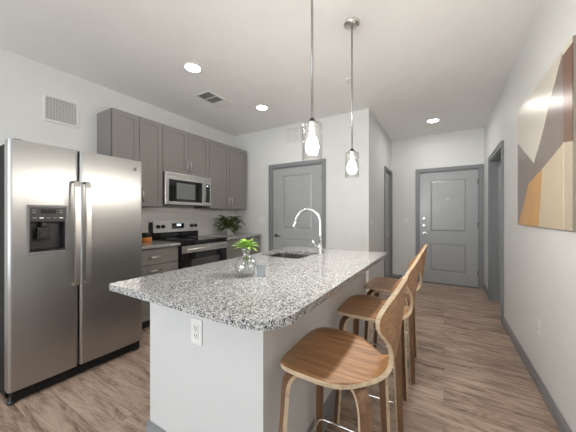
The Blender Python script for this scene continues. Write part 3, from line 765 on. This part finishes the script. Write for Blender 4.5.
def make_stool():
    t = thing('bar_stool', '', 'stool', (0, 0, 0), 0, 'walnut bentwood bar stools along the island')
    sh = obj('seat_shell', shell_mesh(), ['walnut', 'ply'], t)
    bm = B(); box(bm, -0.075, 0.075, -0.06, 0.06, 0.616, 0.6265, 0.003); box(bm, -0.05, 0.05, -0.04, 0.04, 0.6265, 0.640); obj('seat_mount', bm, 'black', t)
    for fx, fy in FEET:
        pts = leg_pts(fx, fy); n = len(pts); bm = B()
        wd = [0.048 - 0.018 * max(0, (i - 8) / (n - 9)) for i in range(n)]
        th = [0.017] * n
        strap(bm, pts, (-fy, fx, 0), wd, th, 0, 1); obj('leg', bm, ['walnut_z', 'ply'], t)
    # wire footrest ring between the legs
    z = 0.215; f = 0.80 + 0.20 * (0.634 - z) / 0.634
    x0, x1, y0 = -0.182 * f + 0.010, 0.165 * f - 0.010, 0.208 * f - 0.018
    ring = rounded([(x0, -y0, 0.025), (x1, -y0, 0.025), (x1, y0, 0.025), (x0, y0, 0.025)])
    ring.append(ring[0]); ring.append(ring[1])
    bm = B(); tube(bm, [(x, y, z) for x, y in ring], 0.0045, 8, caps=False); obj('footrest', bm, 'chrome', t)
    return t
def copy_tree(o):
    c = o.copy(); COL.objects.link(c)
    for ch in list(o.children):
        d = ch.copy(); COL.objects.link(d); d.parent = c
    return c
st = make_stool()
STOOLS = [(-0.376, 1.046, 0.03, 'walnut bar stool in the foreground, at the near rounded end of the island'),
          (-0.375, 1.695, 0.05, 'middle walnut bar stool of the three along the island'),
          (-0.372, 2.325, 0.04, 'walnut bar stool farthest along the island, towards the front door')]
for i, (x, y, a, lb) in enumerate(STOOLS):
    o = st if i == 0 else copy_tree(st)
    o.location = (x, y, 0); o.rotation_euler = (0, 0, a); o['label'] = lb

# ------------------------------------------------------------------ pendant lamps
def pendant(x, y, label):
    t = thing('pendant_light', label, 'lamp', (x, y, ZC), 0, 'glass pendant lights over the island')
    bm = B(); lathe(bm, [(0, 0), (0.062, 0), (0.062, -0.012), (0.05, -0.022), (0.012, -0.026), (0, -0.026)], seg=32)
    for a in (0.6, 2.2, 3.9, 5.4): tube(bm, [(0.04 * math.cos(a), 0.04 * math.sin(a), -0.02), (0.04 * math.cos(a), 0.04 * math.sin(a), -0.03)], 0.005, 8)
    obj('canopy', bm, 'nickel', t)
    bm = B(); tube(bm, [(0, 0, -0.02), (0, 0, -0.985)], 0.0065, 12); obj('rod', bm, 'rod', t)
    bm = B(); lathe(bm, [(0, -0.975), (0.012, -0.978), (0.016, -0.992), (0.022, -0.994), (0.028, -1.0), (0.028, -1.004), (0.022, -1.006), (0.022, -1.050), (0.019, -1.054), (0, -1.054)], seg=24); obj('socket', bm, 'steel_dark', t)
    bm = B(); R0, R1 = 0.0535, 0.0505; z0, z1 = -1.198, -1.002
    lathe(bm, [(0.021, z1), (R0 - 0.012, z1), (R0 - 0.004, z1 - 0.004), (R0, z1 - 0.014), (R0, z0), (R1, z0), (R1, z1 - 0.014), (R1 - 0.004, z1 - 0.006), (0.021, z1 - 0.004), (0.021, z1)], seg=40); obj('shade', bm, 'glass', t)
    bm = B(); lathe(bm, [(0, -1.0785), (0.0165, -1.079), (0.025, -1.093), (0.032, -1.112), (0.0345, -1.130), (0.032, -1.150), (0.022, -1.166), (0, -1.173)], seg=32); b_ = obj('bulb', bm, 'bulb', t)
    bm = B(); lathe(bm, [(0, -1.0545), (0.0145, -1.055), (0.0165, -1.078), (0, -1.0782)], seg=24); obj('bulb_neck', bm, 'white_pl', b_)
    return t
pendant(-0.603, 1.255, 'clear glass cylinder pendant lamp hanging nearer the camera, over the vase end')
pendant(-0.613, 1.987, 'clear glass cylinder pendant lamp hanging farther back, beyond the sink end of the island')

# ------------------------------------------------------------------ ceiling fittings
for x, y, lb in ((-2.174, 1.758, 'round recessed ceiling light between the refrigerator and island, nearest the camera'), (-2.160, 2.90, 'round recessed ceiling light in front of the pantry door'), (-0.148, 4.682, 'round recessed ceiling light in the hallway by the front door'),
                 (-2.17, -1.0, 'added fill downlight, out of view over the living area, left of the camera'), (-0.6, -1.0, 'added fill downlight, out of view over the living area behind the camera')):  # the two living-area downlights are unseen, added to fill the near end
    t = thing('downlight', lb, 'light', (x, y, ZC), 0, 'round recessed ceiling lights')
    bm = B(); lathe(bm, [(0.072, 0), (0.092, 0), (0.090, -0.006), (0.074, -0.010), (0.072, -0.004), (0.072, 0)], seg=40); obj('trim_ring', bm, 'white_pl', t)
    bm = B(); lathe(bm, [(0, -0.006), (0.072, -0.005), (0.072, -0.0005), (0, -0.0005)], seg=40); obj('lens', bm, 'hall_can' if y > 4 else 'can', t)
t = thing('air_vent', 'rectangular three-section supply vent in the ceiling above the kitchen aisle', 'vent', (-2.535, 2.385, ZC))
bm = B(); hw, hl = 0.125, 0.215
for a in ((-hw, hw, -hl, -hl + 0.022), (-hw, hw, hl - 0.022, hl), (-hw, -hw + 0.022, -hl + 0.022, hl - 0.022), (hw - 0.022, hw, -hl + 0.022, hl - 0.022)): box(bm, a[0], a[1], a[2], a[3], -0.010, -0.0005, 0.002)
sec = (2 * hl - 0.044) / 3
for k in (1, 2): box(bm, -hw + 0.022, hw - 0.022, -hl + 0.022 + sec * k - 0.006, -hl + 0.022 + sec * k + 0.006, -0.009, -0.0005)
obj('frame', bm, 'vent_white', t)
bm = B(); box(bm, -hw + 0.02, hw - 0.02, -hl + 0.02, hl - 0.02, -0.0025, -0.0004); obj('backing', bm, 'vent_dark', t)
for k in range(3):
    for j in range(6):
        if k < 2:
            y = -hl + 0.03 + sec * k + (sec - 0.016) * (j + 0.5) / 6; bm = B(); strap(bm, [(-hw + 0.022, y, -0.006), (hw - 0.022, y, -0.006)], (0, 0.7, 0.7), 0.010, 0.0012)
        else:
            x = -hw + 0.022 + (2 * hw - 0.044) * (j + 0.5) / 6; bm = B(); strap(bm, [(x, -hl + 0.028 + sec * 2, -0.006), (x, hl - 0.022, -0.006)], (0.94, 0, 0.3), 0.032, 0.0012)
        obj('louver', bm, 'vent_white', t)
t = thing('sprinkler_head', 'small white ceiling fire sprinkler beyond the farther pendant', 'sprinkler', (-0.90, 2.785, ZC))
bm = B(); lathe(bm, [(0, -0.0005), (0.032, -0.0005), (0.030, -0.006), (0.012, -0.010), (0, -0.010)], seg=24); obj('escutcheon', bm, 'white_pl', t)
bm = B(); tube(bm, [(0, 0, -0.008), (0, 0, -0.03)], 0.007, 10); tube(bm, [(0.009, 0, -0.02), (0.009, 0, -0.045)], 0.002, 6); tube(bm, [(-0.009, 0, -0.02), (-0.009, 0, -0.045)], 0.002, 6); lathe(bm, [(0, -0.045), (0.016, -0.045), (0.016, -0.047), (0, -0.047)], seg=16); obj('deflector', bm, 'nickel', t)

# wall registers
def register(label, loc, rz, W, H, mode):
    t = thing('air_vent', label, 'vent', loc, rz)
    bm = B(); fw = 0.026
    for a in ((-W / 2, W / 2, 0, fw), (-W / 2, W / 2, H - fw, H), (-W / 2, -W / 2 + fw, fw, H - fw), (W / 2 - fw, W / 2, fw, H - fw)): box(bm, a[0], a[1], -0.012, -0.0005, a[2], a[3], 0.003)
    obj('frame', bm, 'vent_white', t)
    bm = B(); box(bm, -W / 2 + 0.02, W / 2 - 0.02, -0.003, -0.0004, 0.02, H - 0.02); obj('backing', bm, 'vent_mid', t)
    if mode == 'grid':
        n = 12
        for k in range(n):
            z = fw + (H - 2 * fw) * (k + 0.5) / n; bm = B(); strap(bm, [(-W / 2 + fw, -0.007, z), (W / 2 - fw, -0.007, z)], (0, 0.6, 0.8), 0.0115, 0.0012); obj('louver', bm, 'vent_white', t)
        for k in range(1, 10):
            x = -W / 2 + fw + (W - 2 * fw) * k / 10; bm = B(); box(bm, x - 0.001, x + 0.001, -0.012, -0.009, fw, H - fw); obj('bar', bm, 'vent_white', t)
    else:
        for k in (1, 2):
            x = -W / 2 + fw + (W - 2 * fw) * k / 3; bm = B(); box(bm, x - 0.007, x + 0.007, -0.011, -0.0035, fw, H - fw); obj('bar', bm, 'vent_white', t)
        for k in range(18):
            x = -W / 2 + fw + (W - 2 * fw) * (k + 0.5) / 18; bm = B(); strap(bm, [(x, -0.007, fw), (x, -0.007, H - fw)], (0.8, 0.6, 0), 0.013, 0.0012); obj('louver', bm, 'vent_white', t)
register('square white louvered return vent on the left wall above the refrigerator', (XL, 1.10, 2.185), RX, 0.305, 0.275, 'grid')
register('white three-section wall vent above the pantry door', (-2.06, YK, 2.435), 0, 0.43, 0.262, 'cols')

# ------------------------------------------------------------------ outlets and switches
def outlet(label, loc, rz, kind='outlet'):
    t = thing('outlet' if kind == 'outlet' else 'light_switch', label, kind if kind == 'outlet' else 'switch', loc, rz)
    gangs = 2 if kind == 'double' else 1; W = 0.074 + 0.046 * (gangs - 1); H = 0.118
    bm = B(); box(bm, -W / 2, W / 2, -0.006, -0.0004, -H / 2, H / 2, 0.003); obj('plate', bm, 'white_pl', t)
    for g in range(gangs):
        cx = (g - (gangs - 1) / 2) * 0.046
        if kind == 'outlet':
            bm = B(); box(bm, cx - 0.017, cx + 0.017, -0.009, -0.005, -0.034, 0.034, 0.002); f = obj('receptacle', bm, 'vent_white', t)
            bm = B()
            for z in (0.018, -0.016):
                box(bm, cx - 0.0085, cx - 0.0055, -0.0095, -0.0085, z - 0.004, z + 0.006); box(bm, cx + 0.0055, cx + 0.0085, -0.0095, -0.0085, z - 0.003, z + 0.005); box(bm, cx - 0.0025, cx + 0.0025, -0.0095, -0.0085, z - 0.012, z - 0.007)
            obj('slot', bm, 'charcoal', f)
        else:
            bm = B(); box(bm, cx - 0.0165, cx + 0.0165, -0.0085, -0.005, -0.034, 0.034, 0.001); box(bm, cx - 0.013, cx + 0.013, -0.0105, -0.008, 0.0, 0.03, 0.001); obj('rocker', bm, 'white_pl', t)
    return t
outlet('white duplex outlet on the near end of the island below the granite', (-0.985, IY0, 0.707), 0)
outlet('white duplex outlet low on the right wall under the painting', (XR, 2.54, 0.445), RL)
outlet('white switch plate on the wall left of the front door', (-0.625, YF, 1.15), 0, 'switch')
outlet('double white switch plate on the wall left of the pantry door', (-2.745, YK, 1.165), 0, 'double')
outlet('white switch plate on the hall corner wall above the far end of the island', (XH, 3.85, 1.14), RX, 'switch')

# ------------------------------------------------------------------ painting on the right wall (faces -x); local x runs 0 (far) .. 1.17 (near)
PW, PH = 1.165, 1.0
pt = thing('painting', 'large abstract geometric painting in cream, taupe, ochre and brown on the right wall', 'painting', (XR, 3.05, 1.163), RL)
bm = B(); box(bm, 0, PW, -0.024, -0.001, 0, PH, 0.002); obj('canvas', bm, 'canvas_edge', pt)
def shape(mat, pts, yoff=0.0):
    bm = B(); a = [bm.verts.new((x * PW, -0.0242, z * PH)) for x, z in pts]; b = [bm.verts.new((x * PW, -0.0256 - yoff, z * PH)) for x, z in pts]
    bm.faces.new(a[::-1]); bm.faces.new(b)
    for i in range(len(a)): bm.faces.new((a[i], a[(i + 1) % len(a)], b[(i + 1) % len(a)], b[i]))
    return obj('painted_shape', bm, mat, pt)
shape('p_taupe', [(0.002, 0.002), (0.998, 0.002), (0.998, 0.998), (0.002, 0.998)])
shape('p_cream', [(0.002, 0.73), (0.002, 0.998), (0.882, 0.998), (0.568, 0.61), (0.42, 0.466)], 0.0010)
shape('p_line', [(0.882, 0.998), (0.998, 0.998), (0.998, 0.968), (0.887, 0.968)], 0.0011)
shape('p_brown', [(0.888, 0.966), (0.998, 0.966), (0.998, 0.462), (0.899, 0.483)], 0.0014)
shape('p_tan', [(0.516, 0.002), (0.59, 0.394), (0.902, 0.483), (0.902, 0.002)], 0.0012)
shape('p_sand2', [(0.902, 0.002), (0.902, 0.483), (0.998, 0.462), (0.998, 0.002)], 0.0012)
shape('p_ochre', [(0.03, 0.002), (0.316, 0.335), (0.59, 0.394), (0.516, 0.002)], 0.0013)
shape('p_line', [(0.897, 0.002), (0.897, 0.483), (0.904, 0.483), (0.904, 0.002)], 0.0018)
shape('p_line', [(0.876, 0.985), (0.882, 0.985), (0.424, 0.470), (0.418, 0.470)], 0.0018)

# ------------------------------------------------------------------ things on the counters
def leaf(bm, base, az, el, L, wd, droop, mi=0, n=6):
    """curved blade from base, heading az, starting elevation el, bending down by droop"""
    p = Vector(base); e = el; rows = []
    side = Vector((-math.sin(az), math.cos(az), 0))
    for i in range(n + 1):
        t_ = i / n; ww = wd * math.sin(PI * (0.08 + 0.92 * t_)**0.8) * (1 - 0.15 * t_)
        if i == n: ww = wd * 0.03
        up = Vector((-math.cos(az) * math.sin(e), -math.sin(az) * math.sin(e), math.cos(e)))
        rows.append([bm.verts.new(p - side * ww + up * ww * 0.35), bm.verts.new(p), bm.verts.new(p + side * ww + up * ww * 0.35)])
        d = Vector((math.cos(az) * math.cos(e), math.sin(az) * math.cos(e), math.sin(e))); p = p + d * L / n; e -= droop / n
    th = Vector((0, 0, -0.0008))
    for a, b in zip(rows, rows[1:]):
        for k in range(2):
            f = bm.faces.new((a[k], a[k + 1], b[k + 1], b[k])); f.smooth = True; f.material_index = mi
# vase
vx, vy = -0.918, 1.09
t = thing('vase', 'round clear glass vase holding a green sprig on the granite island', 'vase', (vx, vy, 0.92))
bm = B(); prof = [(0.0, 0.002), (0.030, 0.0), (0.045, 0.008), (0.058, 0.03), (0.061, 0.052), (0.054, 0.078), (0.036, 0.096), (0.021, 0.106), (0.0185, 0.118), (0.022, 0.135), (0.031, 0.152)]
inner = [(max(0, r - 0.0025), z + (0.004 if z < 0.01 else 0)) for r, z in prof[::-1]]
lathe(bm, prof + inner, seg=40); obj('glass_body', bm, 'vase_glass', t)
t = thing('green_sprig', 'bright green leafy sprig standing in the round glass vase', 'plant', (vx, vy, 0.92))
bm = B(); tube(bm, [(-0.02, -0.012, 0.008), (-0.004, -0.004, 0.05), (0.004, 0.0, 0.09), (0.002, 0.002, 0.16)], 0.004, 8); tube(bm, [(0.02, 0.01, 0.01), (0.008, 0.006, 0.06), (-0.002, 0.004, 0.12), (-0.004, 0.0, 0.16)], 0.003, 8); obj('stem', bm, 'stem', t)
bm = B()
for i in range(26):
    az = i * 2.399 + random.uniform(-.2, .2); k = i / 25
    leaf(bm, (0.004 * math.cos(az), 0.004 * math.sin(az), 0.148 + 0.012 * k), az, 0.15 + 0.95 * k, 0.082 - 0.03 * k + random.uniform(-.006, .006), 0.017, 0.55 + random.uniform(-.2, .3))
o = obj('foliage', bm, 'leaf', t); md_ = o.modifiers.new('thickness', 'SOLIDIFY'); md_.thickness = 0.0012
# small smoked card by the vase
bm = B(); box(bm, -0.024, 0.024, -0.004, 0.004, 0, 0.064, 0.0015); o = obj('display_card', bm, 'acrylic', None, (-0.828, 1.105, 0.9205), 0.30)
tag(o, 'small grey smoked acrylic card standing on the granite beside the vase', 'card')
# candle jar by the fridge
t = thing('candle_jar', 'small amber jar with a black lid on the counter beside the refrigerator', 'jar', (-3.12, 1.835, 0.92))
bm = B(); lathe(bm, [(0, 0), (0.055, 0), (0.06, 0.005), (0.06, 0.055), (0.056, 0.06), (0, 0.06)], seg=28); obj('jar_body', bm, 'amber', t)
bm = B(); lathe(bm, [(0, 0.060), (0.058, 0.060), (0.058, 0.108), (0.05, 0.115), (0, 0.115)], seg=28); obj('lid', bm, 'black', t)
# dark plant
t = thing('potted_plant', 'bushy dark green potted plant on the counter right of the range', 'plant', (-3.09, 3.25, 0.92))
bm = B(); lathe(bm, [(0, 0), (0.05, 0), (0.056, 0.01), (0.07, 0.105), (0.064, 0.105), (0.06, 0.09), (0, 0.09)], seg=28); obj('pot', bm, 'ceramic', t)
bm = B(); lathe(bm, [(0, 0.0905), (0.0595, 0.0905), (0.0595, 0.095), (0, 0.098)], seg=24); obj('soil', bm, 'soil', t)
bm = B()
for i in range(8):
    a = i * 0.785; tube(bm, [(0.02 * math.cos(a), 0.02 * math.sin(a), 0.09), (0.05 * math.cos(a), 0.05 * math.sin(a), 0.17), (0.10 * math.cos(a), 0.10 * math.sin(a), 0.23)], 0.0035, 6)
obj('stem', bm, 'stem', t)
bm = B()
for i in range(110):
    az = i * 2.399; k = ((i * 0.618) % 1.0); rr = 0.02 + 0.14 * random.random(); z = 0.13 + 0.20 * random.random() - rr * 0.45
    leaf(bm, (rr * math.cos(az), rr * math.sin(az), z), az + random.uniform(-.7, .7), random.uniform(-.35, .9), random.uniform(.09, .15), random.uniform(.024, .036), random.uniform(.5, 1.6), 0, 5)
o = obj('foliage', bm, 'leaf_dk', t); md_ = o.modifiers.new('thickness', 'SOLIDIFY'); md_.thickness = 0.001
